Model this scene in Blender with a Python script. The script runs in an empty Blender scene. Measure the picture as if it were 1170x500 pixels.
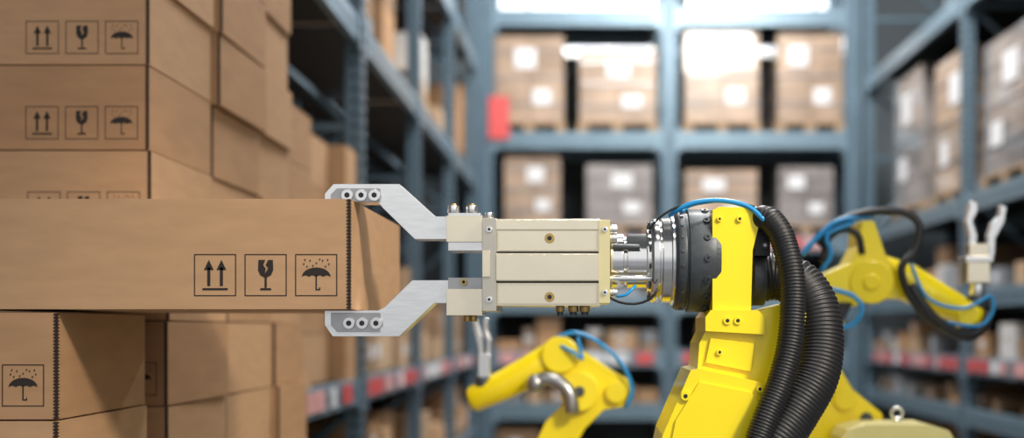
import bpy, bmesh, math, random
from mathutils import Vector, Matrix
random.seed(7)
sc = bpy.context.scene
sc.view_settings.view_transform = 'Standard'
H = 2.4            # eye height above the floor (m)
F = 1300.0

# ---------------------------------------------------------------- materials
def mat(name, col, rough=.5, metal=0., noise=0., nscale=20., bump=0., col2=None, coat=0., stretch=None, spec=None, emit=0, bdist=.002):
    m = bpy.data.materials.new(name); m.use_nodes = True
    nt = m.node_tree; b = nt.nodes['Principled BSDF']
    b.inputs['Base Color'].default_value = (*col, 1)
    b.inputs['Roughness'].default_value = rough
    b.inputs['Metallic'].default_value = metal
    b.inputs['Coat Weight'].default_value = coat
    if emit:
        b.inputs['Emission Color'].default_value = (*col, 1); b.inputs['Emission Strength'].default_value = emit
    if spec is not None: b.inputs['Specular IOR Level'].default_value = spec
    tc = nt.nodes.new('ShaderNodeTexCoord'); mp = nt.nodes.new('ShaderNodeMapping')
    if stretch: mp.inputs['Scale'].default_value = stretch
    n = nt.nodes.new('ShaderNodeTexNoise'); n.inputs['Scale'].default_value = nscale
    n.inputs['Detail'].default_value = 5
    nt.links.new(tc.outputs['Object'], mp.inputs[0]); nt.links.new(mp.outputs[0], n.inputs['Vector'])
    if noise > 0 or col2:
        r = nt.nodes.new('ShaderNodeValToRGB')
        c2 = col2 if col2 else tuple(c*(1-noise) for c in col)
        r.color_ramp.elements[0].position = .35; r.color_ramp.elements[1].position = .65
        r.color_ramp.elements[0].color = (*c2, 1); r.color_ramp.elements[1].color = (*col, 1)
        nt.links.new(n.outputs['Fac'], r.inputs[0]); nt.links.new(r.outputs[0], b.inputs['Base Color'])
    if bump > 0:
        bp = nt.nodes.new('ShaderNodeBump'); bp.inputs['Strength'].default_value = bump
        bp.inputs['Distance'].default_value = bdist
        nt.links.new(n.outputs['Fac'], bp.inputs['Height']); nt.links.new(bp.outputs[0], b.inputs['Normal'])
    return m

KRAFT  = mat('kraft_cardboard', (.49,.30,.168), .72, noise=.09, nscale=9, bump=.12, stretch=(1,1,4), spec=.25)
KRAFT2 = mat('kraft_cardboard_warm', (.43,.252,.135), .72, noise=.12, nscale=6, bump=.1, stretch=(1,1,4), spec=.25)
KRAFT3 = mat('kraft_cardboard_pale', (.48,.33,.21), .7, noise=.15, nscale=3, spec=.3)
KRAFT4 = mat('kraft_cardboard_dark', (.27,.17,.10), .7, noise=.15, nscale=3, spec=.3)
GREYB  = mat('grey_plastic_tote', (.27,.29,.32), .5, noise=.1, nscale=3)
WHITEB = mat('white_carton', (.58,.57,.56), .6, noise=.1, nscale=3)
EDGE   = mat('corrugated_edge', (.035,.02,.012), .9, noise=.5, nscale=200)
INK    = mat('printed_ink', (.02,.013,.01), .7, noise=.3, nscale=100)
TAPE   = mat('packing_tape', (.52,.34,.19), .25, noise=.05)
WRAP   = mat('shrink_wrapped_carton', (.42,.30,.215), .28, noise=.35, nscale=2.5, bump=.6, coat=.9)
WRAP2  = mat('shrink_wrap_grey', (.29,.265,.26), .25, nscale=3, bump=.6, coat=.9, noise=.4)
LABEL  = mat('paper_label', (.66,.67,.70), .6, noise=.1)
PINK   = mat('pink_label', (.66,.34,.34), .5, noise=.1)
REDL   = mat('red_label', (.60,.08,.08), .5, noise=.1)
WOOD   = mat('pallet_wood', (.36,.24,.14), .8, noise=.35, nscale=8, stretch=(1,8,8))
STEEL  = mat('rack_blue_grey_steel', (.12,.19,.25), .36, .3, noise=.12, nscale=5)
BEAMM  = mat('rack_beam_steel', (.19,.28,.35), .33, .35, noise=.12, nscale=4)
DARK   = mat('dark_hole', (.015,.018,.02), .8, noise=.2)
DECK_SHADE   = mat('rack_deck_and_shade_sheet', (.03,.036,.042), .6, .5, noise=.3)  # wire decks, and the dark rear sheets that paint in interior shade
YEL    = mat('robot_yellow_paint', (.95,.75,.004), .32, noise=.03, nscale=4, bump=.05, coat=.35)
YELP   = mat('robot_pale_yellow_paint', (.85,.76,.32), .4, noise=.05)
ALU    = mat('brushed_aluminium', (.86,.86,.85), .24, .95, noise=.03, nscale=14, bump=.25, stretch=(1,1,3))
CHAMP  = mat('champagne_anodised', (.92,.83,.64), .22, .92, noise=.03, nscale=7, bump=.18, bdist=.004)
CHAMP2 = mat('champagne_anodised_yellow', (.86,.76,.42), .3, .7, noise=.03, nscale=8)
CHROME = mat('polished_steel', (.84,.83,.82), .15, 1, noise=.04, nscale=12, stretch=(10,1,1))
GUN    = mat('dark_grey_casting', (.07,.08,.09), .40, .35, noise=.2, nscale=60, bump=.2)
BLACK  = mat('black_rubber', (.012,.012,.014), .45, noise=.2, nscale=50)
BLUE   = mat('blue_air_line', (.02,.30,.68), .3, noise=.1)
BRASS  = mat('brass', (.55,.38,.14), .35, .9, noise=.1)
CONC   = mat('floor_concrete', (.24,.25,.26), .35, noise=.2, nscale=1.5, bump=.1)
WALL   = mat('wall_paint', (.15,.18,.20), .8, noise=.08, nscale=1)
CEIL   = mat('ceiling_paint', (.35,.38,.40), .8, noise=.08, nscale=1)
GLASS  = mat('daylight_glazing', (.88,.93,1), .3, noise=.02, emit=2.0)
GOODS  = (KRAFT,KRAFT2,KRAFT3,KRAFT4,KRAFT4,KRAFT3,GREYB,WHITEB)

# ---------------------------------------------------------------- mesh builder
class MB:
    def __init__(s): s.bm = bmesh.new(); s.mats = []; s.M = Matrix.Identity(4)
    def mi(s, m):
        if m not in s.mats: s.mats.append(m)
        return s.mats.index(m)
    def V(s, p): return s.bm.verts.new(s.M @ Vector(p))
    def face(s, vs, m, sm=False):
        try: f = s.bm.faces.new(vs)
        except ValueError: return
        f.material_index = s.mi(m); f.smooth = sm
    def poly(s, pts, m): s.face([s.V(p) for p in pts], m)
    def box(s, x0,x1,y0,y1,z0,z1, m):
        v = [s.V((x,y,z)) for x in (x0,x1) for y in (y0,y1) for z in (z0,z1)]
        for f in ((0,1,3,2),(4,6,7,5),(0,4,5,1),(2,3,7,6),(0,2,6,4),(1,5,7,3)):
            s.face([v[i] for i in f], m)
    def prism(s, pts, y0, y1, m):
        a = [s.V((x,y0,z)) for x,z in pts]; b = [s.V((x,y1,z)) for x,z in pts]
        s.face(a, m); s.face(b[::-1], m)
        n = len(a)
        for i in range(n): s.face([a[i],b[i],b[(i+1)%n],a[(i+1)%n]], m)
    def tube(s, path, r, m, seg=16, caps=True, smooth=True):
        P = [Vector(p) for p in path]; n = len(P)
        if not callable(r): rr = r; r = lambda i: rr
        rings = []; up = None
        for i,p in enumerate(P):
            t = (P[min(i+1,n-1)]-P[max(i-1,0)]).normalized()
            if t.length == 0: t = Vector((0,0,1))
            if up is None:
                up = Vector((0,0,1)) if abs(t.z) < .9 else Vector((1,0,0))
            up = (up - t*up.dot(t)).normalized(); sd = t.cross(up)
            rings.append([s.V(p+(up*math.cos(a)+sd*math.sin(a))*r(i)) for a in [2*math.pi*k/seg for k in range(seg)]])
        for i in range(n-1):
            for k in range(seg):
                s.face([rings[i][k],rings[i][(k+1)%seg],rings[i+1][(k+1)%seg],rings[i+1][k]], m, smooth)
        if caps: s.face(rings[0][::-1], m); s.face(rings[-1], m)
    def cyl(s, p0, p1, r, m, seg=32, r1=None):
        r1 = r if r1 is None else r1
        s.tube([p0,p1], lambda i: r if i==0 else r1, m, seg)
    def lathe_x(s, cx, cy, cz, prof, m, seg=64):
        rings = [[s.V((x, cy+rr*math.cos(a), cz+rr*math.sin(a))) for a in [2*math.pi*k/seg for k in range(seg)]] for x,rr in prof]
        for i in range(len(prof)-1):
            for k in range(seg):
                s.face([rings[i][k],rings[i][(k+1)%seg],rings[i+1][(k+1)%seg],rings[i+1][k]], m, abs(prof[i][1]-prof[i+1][1])<1e-6)
        s.face(rings[0], m); s.face(rings[-1][::-1], m)
    def sphere(s, c, r, m, sx=1, sy=1, sz=1):
        res = bmesh.ops.create_uvsphere(s.bm, u_segments=24, v_segments=14, radius=r,
              matrix=s.M @ Matrix.Translation(c) @ Matrix.Diagonal((sx,sy,sz,1)))
        for v in res['verts']:
            for f in v.link_faces: f.material_index = s.mi(m); f.smooth = True
    def obj(s, name, parent=None, bevel=0, seg=2):
        bmesh.ops.recalc_face_normals(s.bm, faces=s.bm.faces)
        me = bpy.data.meshes.new(name); s.bm.to_mesh(me); s.bm.free()
        for m in s.mats: me.materials.append(m)
        o = bpy.data.objects.new(name, me); sc.collection.objects.link(o)
        if parent: o.parent = parent
        if bevel:
            b = o.modifiers.new('bevel','BEVEL'); b.width = bevel; b.segments = seg
            b.limit_method = 'ANGLE'; b.angle_limit = math.radians(40); b.use_clamp_overlap = True
        return o
def empty(name):
    o = bpy.data.objects.new(name, None); sc.collection.objects.link(o); o.empty_display_size=.1; return o

def spline(pts, step):
    P = [Vector(p) for p in pts]; P = [P[0]*2-P[1]] + P + [P[-1]*2-P[-2]]
    out = []
    for i in range(1, len(P)-2):
        n = max(2, int((P[i+1]-P[i]).length/step))
        for k in range(n):
            t = k/n
            out.append(.5*((2*P[i])+(-P[i-1]+P[i+1])*t+(2*P[i-1]-5*P[i]+4*P[i+1]-P[i+2])*t*t+(-P[i-1]+3*P[i]-3*P[i+1]+P[i+2])*t**3))
    out.append(P[-2]); return out

# ---------------------------------------------------------------- cartons
def icon(mb, kind, cx, cz, sz, y):
    def q(pts): mb.poly([(cx+px*sz, y, cz+pz*sz) for px,pz in pts], INK)
    def rect(x0,x1,z0,z1): q([(x0,z0),(x1,z0),(x1,z1),(x0,z1)])
    t=.022
    rect(-.5,.5,-.5,-.5+t); rect(-.5,.5,.5-t,.5); rect(-.5,-.5+t,-.5+t,.5-t); rect(.5-t,.5,-.5+t,.5-t)
    if kind == 'up':
        rect(-.30,.30,-.36,-.31)
        for c in (-.15,.15):
            rect(c-.035,c+.035,-.26,.18); q([(c-.115,.12),(c+.115,.12),(c,.36)])
    elif kind == 'glass':
        q([(-.17,.36),(-.18,.12),(-.13,.0),(-.03,-.06),(.03,-.06),(.13,.0),(.18,.12),(.17,.36),(.06,.36),(.0,.24),(.06,.16),(-.02,.04),(.0,.15),(-.06,.24),(-.01,.36)])
        rect(-.025,.025,-.30,-.06); q([(-.14,-.36),(.14,-.36),(.12,-.31),(-.12,-.31)])
    else:
        pts=[(.34*math.cos(a),-.04+.22*math.sin(a)) for a in [math.pi*k/14 for k in range(15)]]
        sc_=[]
        for j in range(4):
            x0=-.34+.17*j
            for k in range(1,5):
                if j==3 and k==4: break
                u=k/4; sc_.append((x0+.17*u, -.04+.035*math.sin(math.pi*u)))
        q(pts+sc_)
        rect(-.015,.015,-.32,.0); rect(.015,.08,-.36,-.33); rect(-.015,.015,-.36,-.32); rect(.07,.095,-.36,-.29)
        for (px,pz) in ((-.3,.28),(-.15,.36),(0,.3),(.15,.36),(.3,.28),(-.22,.22),(.22,.22),(.08,.39),(-.08,.24),(-.27,.38),(.27,.38)):
            q([(px-.016,pz),(px+.0,pz-.06),(px+.024,pz)])
def carton(mb, x1, w, y0, dp, z0, h, m, icons=('up','glass','umb'), edge=True):
    mb.box(x1-w,x1,y0,y0+dp,z0,z0+h,m)
    if edge:       # exposed corrugated board along the vertical corner
        n=int(h/.0075); e=.0014
        mb.box(x1-.003,x1+e*.5,y0-e*.5,y0+.003,z0+.001,z0+h-.001,EDGE)
        for k in range(n):
            a=z0+h*k/n+.0004; c=z0+h*(k+1)/n-.0004
            mb.poly([(x1-.009,y0-e,(a+c)/2),(x1-.004,y0-e,a),(x1+.001,y0-e,a),(x1+.001,y0-e,c),(x1-.004,y0-e,c)],EDGE)
            mb.poly([(x1+e,y0,a),(x1+e,y0+.012,(a+c)/2),(x1+e,y0,c)],EDGE)
    for k,ic in enumerate(reversed(icons)):
        if ic: icon(mb, ic, x1-.077-.1155*k, z0+.078, .096, y0-.001)
    mb.box(x1-w+.001,x1-.001,y0+dp/2-.025,y0+dp/2+.025,z0+h,z0+h+.0006,TAPE)

mb=MB(); carton(mb,-.54,.92,2.6,.69,H+.044,.252,KRAFT); mb.obj('cardboard_box',bevel=.0025)

def pallet(mb,x0,x1,y0,y1,z0,h=.14):
    n=6; w=(y1-y0)/(n*1.3)
    for k in range(n):
        yy=y0+(y1-y0-w)*k/(n-1); mb.box(x0,x1,yy,yy+w,z0+h-.022,z0+h,WOOD); 
    for k in range(3):
        yy=y0+(y1-y0-.1)*k/2
        mb.box(x0,x1,yy,yy+.1,z0,z0+.02,WOOD)
        for j in range(3):
            xx=x0+(x1-x0-.12)*j/2; mb.box(xx,xx+.12,yy,yy+.1,z0+.02,z0+h-.022,WOOD)
def stack(x1f, w, y0, dp, base, rows, h, jx=.012):
    mb=MB(); pallet(mb,x1f(0)-w,x1f(0),y0,y0+dp,0,base)
    for r in range(rows):
        x1=x1f(r)+random.uniform(-jx,jx); c=Vector((x1-w/2,y0+dp/2,0))
        mb.M=Matrix.Translation(c)@Matrix.Rotation(random.uniform(-.012,.012),4,'Z')@Matrix.Translation(-c)
        carton(mb,x1,w,y0,dp,base+r*h,h-.004,random.choice([KRAFT,KRAFT2,KRAFT]))
    mb.M=Matrix.Identity(4)
    return mb.obj('cardboard_box_stack',bevel=.003)
stack(lambda r:-1.21,.85,2.6,.53,.208,9,.248,.004)
xf=lambda r:-1.27 if r>9 else -1.22
stack(xf,.85,3.31,.55,.192,15,.248,.006)
stack(xf,.85,3.90,.54,.192,15,.248,.02)
stack(xf,.85,4.47,.44,.192,15,.248,.02)

# ---------------------------------------------------------------- racks
def fill(mb, T, a0,a1,c0,c1,z,zmax, wr=(.3,.6), hr=(.18,.4), dens=.9, mats=(KRAFT,KRAFT2,KRAFT3), tmin=.55, lab=.3):
    a=a0
    while a<a1-.12:
        w=min(random.uniform(*wr),a1-a)
        if random.random()<dens:
            zz=z; d=random.uniform(.7,1)*(c1-c0); o=random.uniform(0,.1)
            top=z+(zmax-z)*random.uniform(tmin,1)
            while True:
                h=random.uniform(*hr)
                if zz+h>top: break
                T(mb,a+.01,a+w-.01,c0+o,c0+o+d*.9,zz,zz+h,random.choice(mats)); 
                if random.random()<lab: T(mb,a+w*.3,a+w*.6,c0+o-.004,c0+o,zz+h*.35,zz+h*.7,LABEL)
                zz+=h+.004
        a+=w+random.uniform(.01,.06)
def rack(name, T, TP, ups, face, depth, levels, top, uw=.12, bh=.16, red=()):
    mb=MB(); a0,a1=ups[0],ups[-1]
    for u in ups:
        for c in (face, face+depth-.1):
            T(mb,u-uw/2,u+uw/2,c,c+.1,0,top,STEEL)
            T(mb,u-uw/2-.03,u+uw/2+.03,c-.02,c+.12,0,.02,STEEL)
        z=.3
        while z<top-.1:      # punched slots
            for s in (-.028,.028): T(mb,u+s-.011,u+s+.011,face-.003,face,z,z+.035,DARK)
            T(mb,u+uw/2,u+uw/2+.002,face+.035,face+.06,z,z+.03,DARK)
            T(mb,u-uw/2-.002,u-uw/2,face+.035,face+.06,z,z+.03,DARK)
            z+=.075
        z=.2; k=0
        while z<top-.9:      # frame lacing
            T(mb,u-.02,u+.02,face+.1,face+depth-.1,z,z+.04,STEEL)
            p,q=(u,face+.1,z+.04),(u,face+depth-.1,z+.84)
            if k%2: p,q=(u,face+.1,z+.84),(u,face+depth-.1,z+.04)
            mb.tube([TP(*p),TP(*q)],.025,STEEL,4,smooth=False)
            z+=.85;k+=1
    for z in levels:
        for i in range(len(ups)-1):
            b0,b1=ups[i]+uw/2,ups[i+1]-uw/2
            for c in (face+.01,face+depth-.06):
                T(mb,b0,b1,c,c+.05,z-bh,z,BEAMM); T(mb,b0,b1,c-.004,c,z-bh*.62,z-bh*.38,STEEL)
            T(mb,b0,b1,face+.06,face+depth-.06,z-.03,z-.01,DECK_SHADE)
            for e in (b0,b1-.05): T(mb,e,e+.05,face-.006,face+.01,z-bh-.05,z+.03,BEAMM)
            if z in red:
                a=b0+.08
                while a<b1-.3:
                    w=random.uniform(.08,.28); T(mb,a,a+w,face-.004,face+.01,z-bh*.8,z-bh*.15,random.choice([REDL,PINK,REDL,PINK,LABEL])); a+=w+random.uniform(.03,.2)
    return mb
def TX(mb,a0,a1,c0,c1,z0,z1,m): mb.box(a0,a1,c0,c1,z0,z1,m)
def TL(mb,a0,a1,c0,c1,z0,z1,m): mb.box(-c1,-c0,a0,a1,z0,z1,m)
def TR(mb,a0,a1,c0,c1,z0,z1,m): mb.box(c0,c1,a0,a1,z0,z1,m)

lv=[H-.92,H-.27,H+.40,H+1.15,H+2.42,H+3.93]
bu=[-1.24,1.02,3.28]
mb=rack('r',TX,lambda a,c,z:(a,c,z),bu,14.0,1.1,lv,8.2,uw=.18,bh=.2,red=(lv[1],lv[3]))
mb.box(-1.2,-.95,13.97,13.99,H+2.33,H+2.85,REDL)
for i in range(2):     # dark sheets added to stand in for shade deep inside the rack
    mb.box(bu[i]+.1,bu[i+1]-.1,15.12,15.14,0,H+3.6,DECK_SHADE)
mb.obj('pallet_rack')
ll=[H-1.2,H-.30,H+1.86,H+3.3]
mb=rack('r',TL,lambda a,c,z:(-c,a,z),[5.0,6.9,9.25,11.6,13.9],1.35,1.1,ll,8.0,uw=.12,bh=.15,red=(ll[1],))
mb.box(-2.49,-2.47,5,13.9,0,8,DECK_SHADE); mb.obj('pallet_rack')  # dark sheet painted in as shade behind the left rack goods
rl=[H-1.5,H-.71,H-.25,H+.35,H+1.2,H+3.05]
mb=rack('r',TR,lambda a,c,z:(c,a,z),[5.0,7.6,10.3,13.9],3.4,1.1,rl,8.2,uw=.12,bh=.16,red=(rl[2],))
mb.box(4.52,4.54,5,13.9,0,8.2,DECK_SHADE); mb.obj('pallet_rack')  # same dark sheet for the shaded interior of the right rack

mb=MB()
for i in range(2):
    a,b=bu[i]+.12,bu[i+1]-.12
    fill(mb,TX,a,b,14.1,15,0.0,lv[0]-.25,mats=GOODS)
    fill(mb,TX,a,b,14.1,15,lv[0],lv[1]-.25,(.14,.4),(.1,.22),mats=GOODS,tmin=.4)
    fill(mb,TX,a,b,14.1,15,lv[1],lv[2]-.22,(.14,.4),(.08,.2),mats=GOODS,tmin=.35)
    fill(mb,TX,a,b,14.1,15,lv[2],lv[3]-.4,(.16,.5),(.1,.25),.75,mats=GOODS,tmin=.3)
mb.obj('shelf_cartons')
mb=MB()
for y0,y1 in ((5.06,6.84),(6.96,9.19),(9.31,11.54),(11.66,13.84)):
    fill(mb,TL,y0,y1,1.42,2.4,ll[0],ll[1]-.22,(.35,.6),(.2,.3))
    if y0<6: fill(mb,TL,y0,y1,1.38,2.4,ll[1],ll[1]+1.4,(.6,.8),(.265,.27),1,tmin=.99,lab=0)
    else: fill(mb,TL,y0,y1,1.42,2.4,ll[1],ll[1]+.95,(.3,.6),(.2,.3),.97,mats=GOODS[:6])
    fill(mb,TL,y0,y1,1.42,2.4,ll[2],ll[3]-.3,(.3,.6),(.25,.5),.75,mats=GOODS)
mb.obj('shelf_cartons')
mb=MB()
for y0,y1 in ((5.06,7.5),(7.7,10.2),(10.4,13.8)):
    fill(mb,TR,y0,y1,3.45,4.4,rl[0],rl[1]-.25,mats=GOODS)
    fill(mb,TR,y0,y1,3.45,4.4,rl[1],rl[2]-.2,(.15,.4),(.08,.18),mats=GOODS,tmin=.4)
    fill(mb,TR,y0,y1,3.45,4.4,rl[2],rl[3]-.22,(.15,.45),(.1,.22),mats=GOODS,tmin=.35)
    fill(mb,TR,y0,y1,3.45,4.4,rl[3],rl[4]-.3,(.2,.5),(.12,.28),mats=GOODS,tmin=.35)
mb.obj('shelf_cartons')

def load(T,a0,a1,c0,c1,z,h,m,ph=.13):
    mb=MB()
    w=(a1-a0)
    T(mb,a0,a1,c0,c1,z+ph-.03,z+ph,WOOD)
    for k in range(3):
        p=a0+(w-.12)*k/2; T(mb,p,p+.12,c0,c1,z,z+ph-.03,WOOD)
    nr=max(2,int(h/.33)); nc=2
    for r in range(nr):
        for c in range(nc):
            T(mb,a0+.02+(w-.04)*c/nc+.003,a0+.02+(w-.04)*(c+1)/nc-.003,c0+.02,c1-.02,z+ph+h*r/nr+.003,z+ph+h*(r+1)/nr,m)
    s=random.uniform(-.15,.12)
    T(mb,a0+w*(.33+s),a0+w*(.62+s),c0+.008,c0+.016,z+ph+h*.62,z+ph+h*.85,LABEL)
    T(mb,a0+w*.55,a0+w*.8,c0+.008,c0+.016,z+ph+h*.2,z+ph+h*.38,LABEL)
    for k in range(3): T(mb,a0+.012,a1-.012,c0+.01,c1-.01,z+ph+h*(.2+.3*k),z+ph+h*(.2+.3*k)+.03,WRAP2)
    mb.obj('pallet_load',bevel=.02)
for u0,u1,v,h,m in ((563,646,3,1.08,WRAP),(660,752,3,.9,WRAP),(781,870,3,1.12,WRAP),(887,966,3,1.12,WRAP)):
    load(TX,(u0-670)*14.05/F,(u1-670)*14.05/F,14.08,15,lv[4],h,m)
for u0,u1,h,m in ((574,642,.85,WRAP),(668,748,.75,WRAP2),(781,868,.68,WRAP),(888,955,.72,WRAP2)):
    load(TX,(u0-670)*14.05/F,(u1-670)*14.05/F,14.08,15,lv[3],h,m)
for y0,y1,h,m in ((5.3,6.2,1.2,WRAP2),(6.3,7.4,1.1,WRAP),(7.8,8.85,1.25,WRAP),(9.0,10.1,1.15,WRAP2),(10.5,11.5,1.3,WRAP),(11.9,13.0,1.45,WRAP2)):
    load(TR,y0,y1,3.5,4.4,rl[4],h,m)

# ---------------------------------------------------------------- robots
def framer(depth):
    S=depth/F
    def P(u,v,w=0):
        d=depth+w*S
        return ((u-670)*d/F, d, H+(375-v)*d/F)
    def P2(pts,w):
        d=depth+w*S; return [((u-670)*d/F, H+(375-v)*d/F) for u,v in pts], 
    return S,P,P2
def corr(path,r,amp,pitch,m,mb,seg=20):
    pts=spline(path,pitch/4)
    mb.tube(pts,lambda i: r+amp*(1,.4,-1,.4)[i%4],m,seg)

# ---- main robot
D=2.68; S,P,P2=framer(D)
rob=empty('robotic_arm')
def pr(mb,pts,w0,w1,m):
    q,=P2(pts,w0); mb.prism(q,D+w0*S,D+w1*S,m)
def rect(u0,u1,v0,v1): return [(u0,v1),(u1,v1),(u1,v0),(u0,v0)]
def bolt(mb,u,v,w,r,m=ALU,hexm=DARK,t=3):
    d=D+w*S; x,_,z=P(u,v,w)
    mb.cyl((x,d-t*S,z),(x,d+1*S,z),r*S,m,20)
    mb.cyl((x,d-(t+.4)*S,z),(x,d-(t-.1)*S,z),r*.5*S,hexm,6)
BEV=1.6*S
GREYP=mat('grey_machined_plate',(.42,.42,.42),.3,.9,noise=.1)
mb=MB()
pr(mb,[(371,231),(371,221),(381,210),(456,210),(497,247),(514,247),(514,273),(474,273),(438,238),(432,231)],-14,16,ALU)
pr(mb,[(378,230),(378,222),(385,215),(434,215),(434,230)],-17,-14,GREYP)
for u in (397,413,428): bolt(mb,u,223,-17,6.6,CHROME)
mb.obj('gripper_finger_upper',rob,BEV)
mb=MB()
pr(mb,[(371,354.5),(432,354.5),(439,351),(471,320),(514,320),(514,346),(496,346),(456,384),(380,384),(371,371)],-14,16,ALU)
pr(mb,[(378,357),(434,357),(434,379),(385,379),(378,371)],-17,-14,GREYP)
for u in (399,414,430): bolt(mb,u,369,-17,6.6,CHROME)
mb.obj('gripper_finger_lower',rob,BEV)
mb=MB()
pr(mb,rect(510,551,246,276),-26,26,CHAMP); pr(mb,rect(512,549,243,247),-22,22,ALU); pr(mb,rect(512,551,276,286),-22,24,ALU)
pr(mb,rect(510,551,330,360),-26,26,CHAMP); pr(mb,rect(512,551,317,331),-23,24,GREYP)
for u in (518,539):
    for w in (-16,12):
        x,y,z=P(u,243,w); mb.cyl((x,y,z),(x,y,z+8*S),6.5*S,ALU,20); mb.cyl((x,y,z+8*S),(x,y,z+10*S),4*S,BRASS,20)
bolt(mb,530,322,-23,4,BRASS); 
mb.obj('gripper_slides',rob,BEV)
mb=MB()
pr(mb,rect(551,567,249,355),-46,46,mat('end_plate_alu',(.62,.58,.49),.3,.9,noise=.04,nscale=10))
pr(mb,rect(551,560,286,316),-50,-46,CHAMP)
bolt(mb,559,262,-46,3.5,ALU); bolt(mb,559,342,-46,3.5,ALU)
x,y,z=P(559,249,-20); mb.cyl((x,y,z),(x,y,z+6*S),5*S,ALU,16)
for u in (534,541):
    x,y,z=P(u,360,-10); mb.cyl((x,y,z),(x,y,z-7*S),4*S,BRASS,16)
mb.obj('gripper_end_plate',rob,BEV)
mb=MB()
pr(mb,rect(567,686,250,349),-38,40,CHAMP)
pr(mb,rect(567,684,251,262),-43,-37,CHAMP)
pr(mb,rect(569,682,264,286),-41.5,-37,CHAMP)
pr(mb,rect(567,684,290,320),-48,-37,CHAMP)
pr(mb,rect(569,682,324,347),-41.5,-37,CHAMP)
pr(mb,rect(567,684,287,289),-38.6,-37,DARK); pr(mb,rect(567,684,321,323),-38.6,-37,DARK)
for v in (272,339): bolt(mb,628,v,-41.5,5.5,BRASS,DARK,1.2)
mb.obj('gripper_body',rob,BEV*1.2,3)
mb=MB()
pr(mb,rect(684,697,251,346),-45,45,CHAMP2)
bolt(mb,691,262,-45,3,ALU); bolt(mb,691,334,-45,3,ALU)
for u,r in ((640,5),(655,6),(668,6)):
    x,y,z=P(u,349,-22); mb.cyl((x,y,z),(x,y,z-7*S),r*S,BRASS,8); mb.cyl((x,y,z-7*S),(x,y,z-11*S),r*.7*S,GUN,16)
for v in (262,272,334): 
    x,y,z=P(697,v,-34); mb.cyl((x,y,z),(x+8*S,y,z),5*S,ALU,12)
mb.obj('gripper_flange',rob,BEV)
cx0,cy0,cz0=P(670,298,0)
X=lambda u:(u-670)*S
def LX(mb,prof,m): mb.lathe_x(0,cy0,cz0,[(X(u),r*S) for u,r in prof],m)
mb=MB()
LX(mb,[(697,24),(697,31),(712,31),(712,28),(716,28),(716,31),(738,31),(738,36),(746,36),(746,30)],CHROME)
LX(mb,[(742,40),(742,46),(745,48),(752,48),(752,45),(755,45),(755,48.5),(765,48.5),(765,51),(770,51),(770,44)],CHROME)
for a in range(12):
    an=a*math.pi/6+.2; x=X(741.5); y=cy0+42*S*math.cos(an); z=cz0+42*S*math.sin(an)
    mb.cyl((x-2*S,y,z),(x+S,y,z),2.6*S,GUN,10)
x,y,z=P(697,318,-33); mb.cyl((x,y,z),(x+46*S,y,z),4*S,ALU,12)
x,y,z=P(700,282,-31); mb.cyl((x,y,z),(x+30*S,y,z),3*S,GUN,12)
mb.obj('wrist_neck',rob,.6*S)
mb=MB()
LX(mb,[(769,52),(769,54),(772,56.5),(781,56.5),(781,54),(784,54),(784,58.5),(812,58.5),(818,56)],GUN)
for k in range(10):
    an=math.pi+(-1.3+k*.29); mb.cyl((X(776),cy0+54*S*math.cos(an),cz0+54*S*math.sin(an)),(X(776),cy0+57.6*S*math.cos(an),cz0+57.6*S*math.sin(an)),2.2*S,GUN,10)
for k in range(7):
    an=math.pi+(-1.2+k*.4); mb.cyl((X(803),cy0+57*S*math.cos(an),cz0+57*S*math.sin(an)),(X(803),cy0+60.5*S*math.cos(an),cz0+60.5*S*math.sin(an)),4*S,GUN,12)
    mb.cyl((X(803),cy0+60.5*S*math.cos(an),cz0+60.5*S*math.sin(an)),(X(803),cy0+61*S*math.cos(an),cz0+61*S*math.sin(an)),2*S,DARK,6)
mb.obj('wrist_flange',rob,.8*S)
mb=MB()
pr(mb,[(814,356),(814,240),(822,236),(862,237),(870,243),(866,262),(860,286),(858,356)],-54,50,YEL)
pr(mb,[(806,378),(806,362),(812,354),(866,354),(874,362),(874,382)],-60,54,YEL)
for u in (831,843): bolt(mb,u,366,-60,4.5,YEL,DARK,2)
bolt(mb,822,250,-54,3,YEL); bolt(mb,845,250,-54,3.5,YEL)
mb.obj('wrist_housing',rob,3*S,3)
mb=MB()
pr(mb,[(806,378),(840,362),(905,345),(940,372),(945,440),(915,490),(870,560),(790,560),(797,420),(799,392)],-50,60,YEL)
pr(mb,[(812,386),(862,392),(858,424),(806,414)],-54,-50,YEL)
bolt(mb,822,402,-54,3.5,YEL)
mb.obj('upper_arm_casting',rob,4*S,3)
mb=MB()
pr(mb,[(789,423),(800,421),(868,436),(888,452),(896,500),(900,600),(740,600),(744,560),(757,497)],-72,50,YEL)
pr(mb,[(799,436),(858,448),(872,466),(872,520),(764,520),(772,480)],-75,-72,YEL)
bolt(mb,783,452,-73,5,YEL,DARK); bolt(mb,868,444,-74,4,YEL,DARK)
mb.obj('elbow_cover',rob,4*S,3)
mb=MB()
pr(mb,[(745,595),(895,595),(910,700),(900,900),(870,960),(770,960),(745,900),(735,700)],-50,60,YEL)
x,y,z=P(822,930,0); mb.cyl((x,y-110*S,z),(x,y+110*S,z),75*S,YEL,40); mb.cyl((x,y-118*S,z),(x,y-108*S,z),50*S,GUN,40)
mb.cyl((x,y,z-60*S),(x,y,.42),105*S,YEL,40,130*S); mb.cyl((x,y,.42),(x,y,.05),140*S,GUN,40); mb.box(x-.4,x+.4,y-.4,y+.4,0,.05,GUN)
mb.obj('shoulder_and_base',rob,4*S,3)
mb=MB()
x,y,z=P(858,318,-8); mb.cyl((x,y,z),(x+14*S,y,z),31*S,GUN,32)
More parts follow.
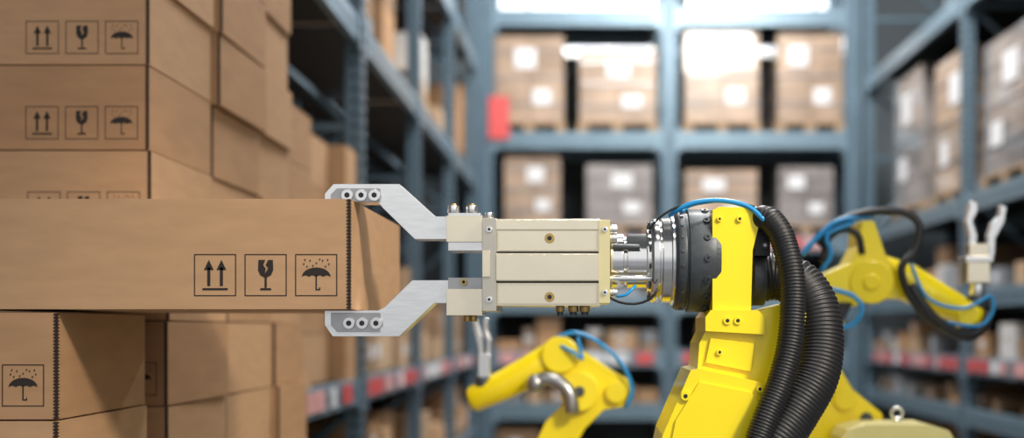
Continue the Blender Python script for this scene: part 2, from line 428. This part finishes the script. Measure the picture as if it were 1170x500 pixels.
pr(mb,rect(866,884,240,252),-50,-20,BLACK); pr(mb,rect(862,880,250,292),-40,-10,BLACK)
for v in (244,262,280): bolt(mb,874,v,-50 if v<250 else -40,4,GUN,ALU)
mb.obj('hose_mount',rob,BEV)
mb=MB()
corr([P(868,318,-8),P(888,316,-10),P(912,324,-16),P(930,350,-26),P(936,390,-36),P(930,430,-48),P(908,470,-60),P(880,515,-74),P(858,570,-84),P(852,590,-60)],26.5*S,.9*S,4.4*S,BLACK,mb,28)
mb.obj('conduit_large',rob)
mb=MB()
corr([P(872,249,-48),P(882,253,-56),P(894,272,-64),P(904,310,-72),P(906,350,-76),P(902,395,-80),P(890,440,-86),P(874,480,-94),P(862,515,-98),P(846,575,-96),P(838,592,-60)],13.5*S,.8*S,3.6*S,BLACK,mb,22)
x,y,z=P(872,249,-48); mb.sphere((x,y,z),14*S,BLACK)
mb.obj('conduit_small',rob)
mb=MB()
def cable(mb,pts,r,m): mb.tube(spline(pts,6*S),r*S,m,10)
cable(mb,[P(742,262,-40),P(752,250,-44),P(772,237,-46),P(800,230,-40),P(835,229,-30),P(862,236,-40)],1.3,BLACK)
cable(mb,[P(697,340,-38),P(708,345,-44),P(725,347,-46),P(742,342,-48),P(752,330,-50)],1.4,BLACK)
mb.obj('sensor_cable',rob)
mb=MB()
cable(mb,[P(765,246,-36),P(775,239,-44),P(795,231,-48),P(825,229,-50),P(855,236,-54),P(874,252,-64)],2.8,BLUE)
cable(mb,[P(778,242,-20),P(792,233,-5),P(830,229,0),P(862,238,-35),P(873,243,-52),P(878,250,-60)],2.6,BLUE)
cable(mb,[P(697,335,-30),P(706,338,-36),P(716,336,-38),P(726,326,-34)],1.8,BLUE)
mb.obj('air_lines',rob)

# ---- second robot (right, behind)
D=4.0; S,P,P2=framer(D); BEV=2*S
rob2=empty('robotic_arm')
mb=MB()
pr(mb,[(984,252),(999,252),(1012,290),(1032,318),(1034,340),(1000,342),(968,352),(955,425),(918,425),(918,335),(945,312),(972,300),(982,280)],-30,30,YEL)
mb.cyl(P(996,322,-38),P(996,322,34),24*S,YEL,32); mb.cyl(P(996,322,-41),P(996,322,-38),9*S,YEL,32)
pr(mb,[(958,345),(975,345),(962,372),(955,372)],-34,-28,BLACK)
mb.obj('elbow_casting',rob2,BEV,3)
mb=MB()
mb.tube([P(1005,315),P(1035,322),P(1070,340),P(1100,356)],lambda i:(24,22,18,16)[i]*S,YEL,28)
mb.sphere(P(1106,360),19*S,YEL); mb.cyl(P(1106,360,-20),P(1106,360,18),12*S,YEL,24)
mb.cyl(P(1058,338,-22),P(1058,338,-15),10*S,YEL,20)
mb.obj('forearm',rob2,BEV)
mb=MB()
x,y,z=P(1116,352); mb.cyl((x,y,z),(x,y,z+14*S),15*S,GUN,28)
mb.cyl((x,y,z+14*S),(x+1*S,y,z+30*S),9*S,ALU,24)
pr(mb,rect(1106,1132,298,323),-14,14,CHAMP); pr(mb,rect(1104,1136,292,299),-16,16,ALU); pr(mb,rect(1108,1131,278,294),-10,10,CHAMP)
pr(mb,[(1106,292),(1116,290),(1117,268),(1112,252),(1118,240),(1117,230),(1109,229),(1107,241),(1104,252),(1108,270)],-6,6,ALU)
pr(mb,[(1128,292),(1137,292),(1138,272),(1148,254),(1151,236),(1144,233),(1142,247),(1134,254),(1129,270)],-6,6,ALU)
mb.obj('gripper',rob2,BEV*.6)
mb=MB()
pr(mb,[(922,415),(955,412),(975,445),(1008,472),(1020,540),(1020,640),(900,640),(905,480)],-28,34,YEL)
mb.cyl(P(965,455,-34),P(965,455,-26),13*S,YEL,24); mb.cyl(P(990,478,-32),P(990,478,-26),7*S,GUN,16)
pr(mb,[(962,500),(968,490),(990,484),(1060,484),(1085,492),(1092,504),(1096,640),(962,640)],-90,-32,YELP)
x,y,z=P(1025,484,-60); mb.cyl((x,y,z),(x,y,z+6*S),4*S,ALU,16)
t=[(x+6*S*math.cos(a),y,z+12*S+6*S*math.sin(a)) for a in [2*math.pi*k/20 for k in range(21)]]
mb.tube(t,1.8*S,ALU,10)
x,y,z=P(1000,640,0); mb.cyl((x,y,z+.05),(x,y,.3),95*S,YEL,40); mb.cyl((x,y,.3),(x,y,0),120*S,GUN,40)
mb.obj('lower_arm_and_base',rob2,BEV,3)
mb=MB()
def cable(mb,pts,r,m): mb.tube(spline(pts,6*S),r*S,m,10)
cable(mb,[P(935,280,-30),P(955,256,-34),P(990,243,-36),P(1030,242,-36),P(1050,256,-38),P(1046,285,-40),P(1030,305,-42),P(1038,335,-40),P(1060,362,-36),P(1085,378,-30),P(1112,376,-24)],4.6,BLACK)
cable(mb,[P(940,300,-30),P(945,275,-30),P(962,262,-30),P(980,268,-30),P(985,290,-30)],4,BLACK)
cable(mb,[P(1040,325,-30),P(1056,350,-34),P(1075,370,-34),P(1105,384,-30),P(1125,372,-20),P(1130,355,-10)],6,BLACK)
mb.obj('hoses',rob2)
mb=MB()
cable(mb,[P(915,292,-34),P(935,270,-38),P(958,252,-40),P(995,246,-34)],3,BLUE)
cable(mb,[P(938,310,-34),P(950,290,-38),P(945,268,-38),P(975,254,-36)],2.6,BLUE)
cable(mb,[P(950,330,-40),P(975,338,-42),P(985,352,-42),P(975,370,-40),P(950,376,-36)],2.8,BLUE)
cable(mb,[P(1040,300,-36),P(1060,340,-38),P(1100,352,-34),P(1132,338,-24),P(1134,356,-24),P(1118,372,-26),P(1080,368,-34)],2,BLUE)
mb.obj('air_lines',rob2)

# ---- third robot (centre, low)
rob3=empty('robotic_arm')
mb=MB()
mb.tube([P(536,458),P(541,456),P(575,440),P(610,422),P(640,404)],lambda i:(11,15,17,19,19)[i]*S,YEL,28)
mb.cyl(P(640,405,-24),P(640,405,24),21*S,YEL,32)
mb.obj('forearm',rob3,BEV)
mb=MB()
pr(mb,[(618,400),(640,386),(668,402),(700,424),(718,434),(724,450),(716,464),(690,468),(668,490),(640,540),(596,540),(622,484),(650,456),(640,430)],-18,26,YEL)
mb.cyl(P(662,447,-30),P(662,447,20),22*S,YEL,32); mb.cyl(P(704,448,-26),P(704,448,-18),12*S,YEL,24)
mb.cyl(P(662,447,-33),P(662,447,-30),6*S,GUN,20)
mb.obj('elbow_casting',rob3,BEV,3)
mb=MB()
mb.tube(spline([P(606,440,-30),P(622,432,-32),P(640,437,-34),P(652,452,-36),P(654,472,-36)],8*S),8*S,GREYP,16)
x,y,z=P(612,438,-30); mb.sphere((x,y,z),11*S,GREYP)
mb.obj('linkage',rob3,BEV)
mb=MB()
mb.cyl(P(552,446,-4),P(552,430,-4),9*S,GUN,20)
pr(mb,rect(546,560,404,431),-8,8,ALU)
pr(mb,[(547,405),(552,405),(551,385),(547,372),(545,364),(540,366),(542,380),(545,392)],-5,5,ALU)
pr(mb,[(555,405),(560,405),(561,388),(557,378),(557,364),(552,364),(552,380),(556,390)],-5,5,ALU)
mb.obj('gripper',rob3,BEV*.5)
mb=MB()
cable(mb,[P(636,385,-20),P(660,380,-24),P(690,395,-28),P(712,418,-28),P(722,445,-26),P(715,465,-24)],2.4,BLUE)
cable(mb,[P(640,395,-22),P(655,402,-30),P(665,410,-30),P(660,385,-20)],2.2,BLUE)
mb.obj('air_lines',rob3)
mb=MB()
pr(mb,[(596,530),(642,530),(700,640),(700,760),(560,760),(560,640)],-30,36,YEL)
x,y,z=P(630,760,0); mb.cyl((x,y,z+.05),(x,y,.3),85*S,YEL,40); mb.cyl((x,y,.3),(x,y,0),110*S,GUN,40)
mb.obj('lower_arm_and_base',rob3,BEV,3)

# ---------------------------------------------------------------- room shell
def shell(name,b,m): q=MB(); q.box(*b,m); q.obj(name)
shell('floor',(-5,7,-3,17,-.1,0),CONC)
shell('wall_back',(-5,7,16.8,17,0,9.5),WALL)
shell('wall_left',(-5,-4.8,-3,16.8,0,9.5),WALL)
shell('wall_right',(6.8,7,-3,16.8,0,9.5),WALL)
shell('ceiling',(-5,7,-3,17,9.5,9.6),CEIL)
for k,(a,b) in enumerate(((-1.5,1.0),(1.5,4.0))):     # clerestory glazing high in the back wall
    q=MB(); q.box(a,b,16.74,16.8,H+4.0,H+5.2,ALU)
    n=4
    for i in range(n):
        q.box(a+.05+(b-a-.05)*i/n,a+(b-a-.05)*(i+1)/n,16.72,16.745,H+4.05,H+5.15,GLASS)
    q.obj('window_%d'%(k+1))

# ---------------------------------------------------------------- lights
def aim(o,loc,target): o.rotation_euler=(Vector(target)-Vector(loc)).to_track_quat('-Z','Y').to_euler()
def area(name,loc,sx,sy,power,col,target=None):
    l=bpy.data.lights.new(name,'AREA'); l.shape='RECTANGLE'; l.size=sx; l.size_y=sy; l.energy=power; l.color=col
    o=bpy.data.objects.new(name,l); o.location=loc; sc.collection.objects.link(o)
    if target: aim(o,loc,target)
    return o
for k,(x,y,p) in enumerate(((.8,-.5,90),(.8,3.5,150),(1,7.5,360),(1,11.8,600))):
    q=MB(); q.box(x-1.25,x+1.25,y-.25,y+.25,9.2,9.3,ALU); q.obj('ceiling_lamp')
    area('lamp_light',(x,y,9.18),2.4,.5,p,(1,.98,.95))
area('work_light',(2.6,.6,4.9),1.3,.9,45,(1,.90,.76),(-.3,2.8,2.5))
l=bpy.data.lights.new('added_key_spot','SPOT'); l.energy=560; l.color=(1,.89,.74); l.spot_size=math.radians(33); l.spot_blend=.55; l.shadow_soft_size=.22  # unseen key spot, added; narrow cone keeps the upper left stack dark
o=bpy.data.objects.new('added_key_spot',l); sc.collection.objects.link(o); o.location=(2.3,.3,4.7); aim(o,o.location,(-.05,2.7,2.45))
area('aisle_light',(2.2,8.0,7.5),1.5,1.0,280,(1,.95,.88),(0,14,3.5))
# fill light added behind the camera; dark-below, bright-above gradient shaped for metal reflections
w=bpy.data.worlds.new('World'); sc.world=w; w.use_nodes=True
nt=w.node_tree; bg=nt.nodes['Background']
tc=nt.nodes.new('ShaderNodeTexCoord'); sp=nt.nodes.new('ShaderNodeSeparateXYZ'); rp=nt.nodes.new('ShaderNodeValToRGB'); mr=nt.nodes.new('ShaderNodeMapRange')
nt.links.new(tc.outputs['Generated'],sp.inputs[0]); nt.links.new(sp.outputs['Z'],mr.inputs['Value'])
mr.inputs['From Min'].default_value=-.3; mr.inputs['From Max'].default_value=.5
nt.links.new(mr.outputs[0],rp.inputs[0])
rp.color_ramp.elements[0].position=.22; rp.color_ramp.elements[0].color=(.36,.37,.40,1)
rp.color_ramp.elements[1].position=.60; rp.color_ramp.elements[1].color=(.97,.985,1,1)
nt.links.new(rp.outputs[0],bg.inputs[0]); bg.inputs[1].default_value=.98

# ---------------------------------------------------------------- camera
c=bpy.data.cameras.new('camera'); co=bpy.data.objects.new('camera',c); sc.collection.objects.link(co)
co.location=(0,0,H); co.rotation_euler=(math.radians(90),0,0)
c.sensor_width=36; c.lens=40; c.shift_x=-(670-585)/1170; c.shift_y=(375-250)/1170
c.dof.use_dof=True; c.dof.focus_distance=2.62; c.dof.aperture_fstop=1.1
c.clip_start=.05
sc.camera=co
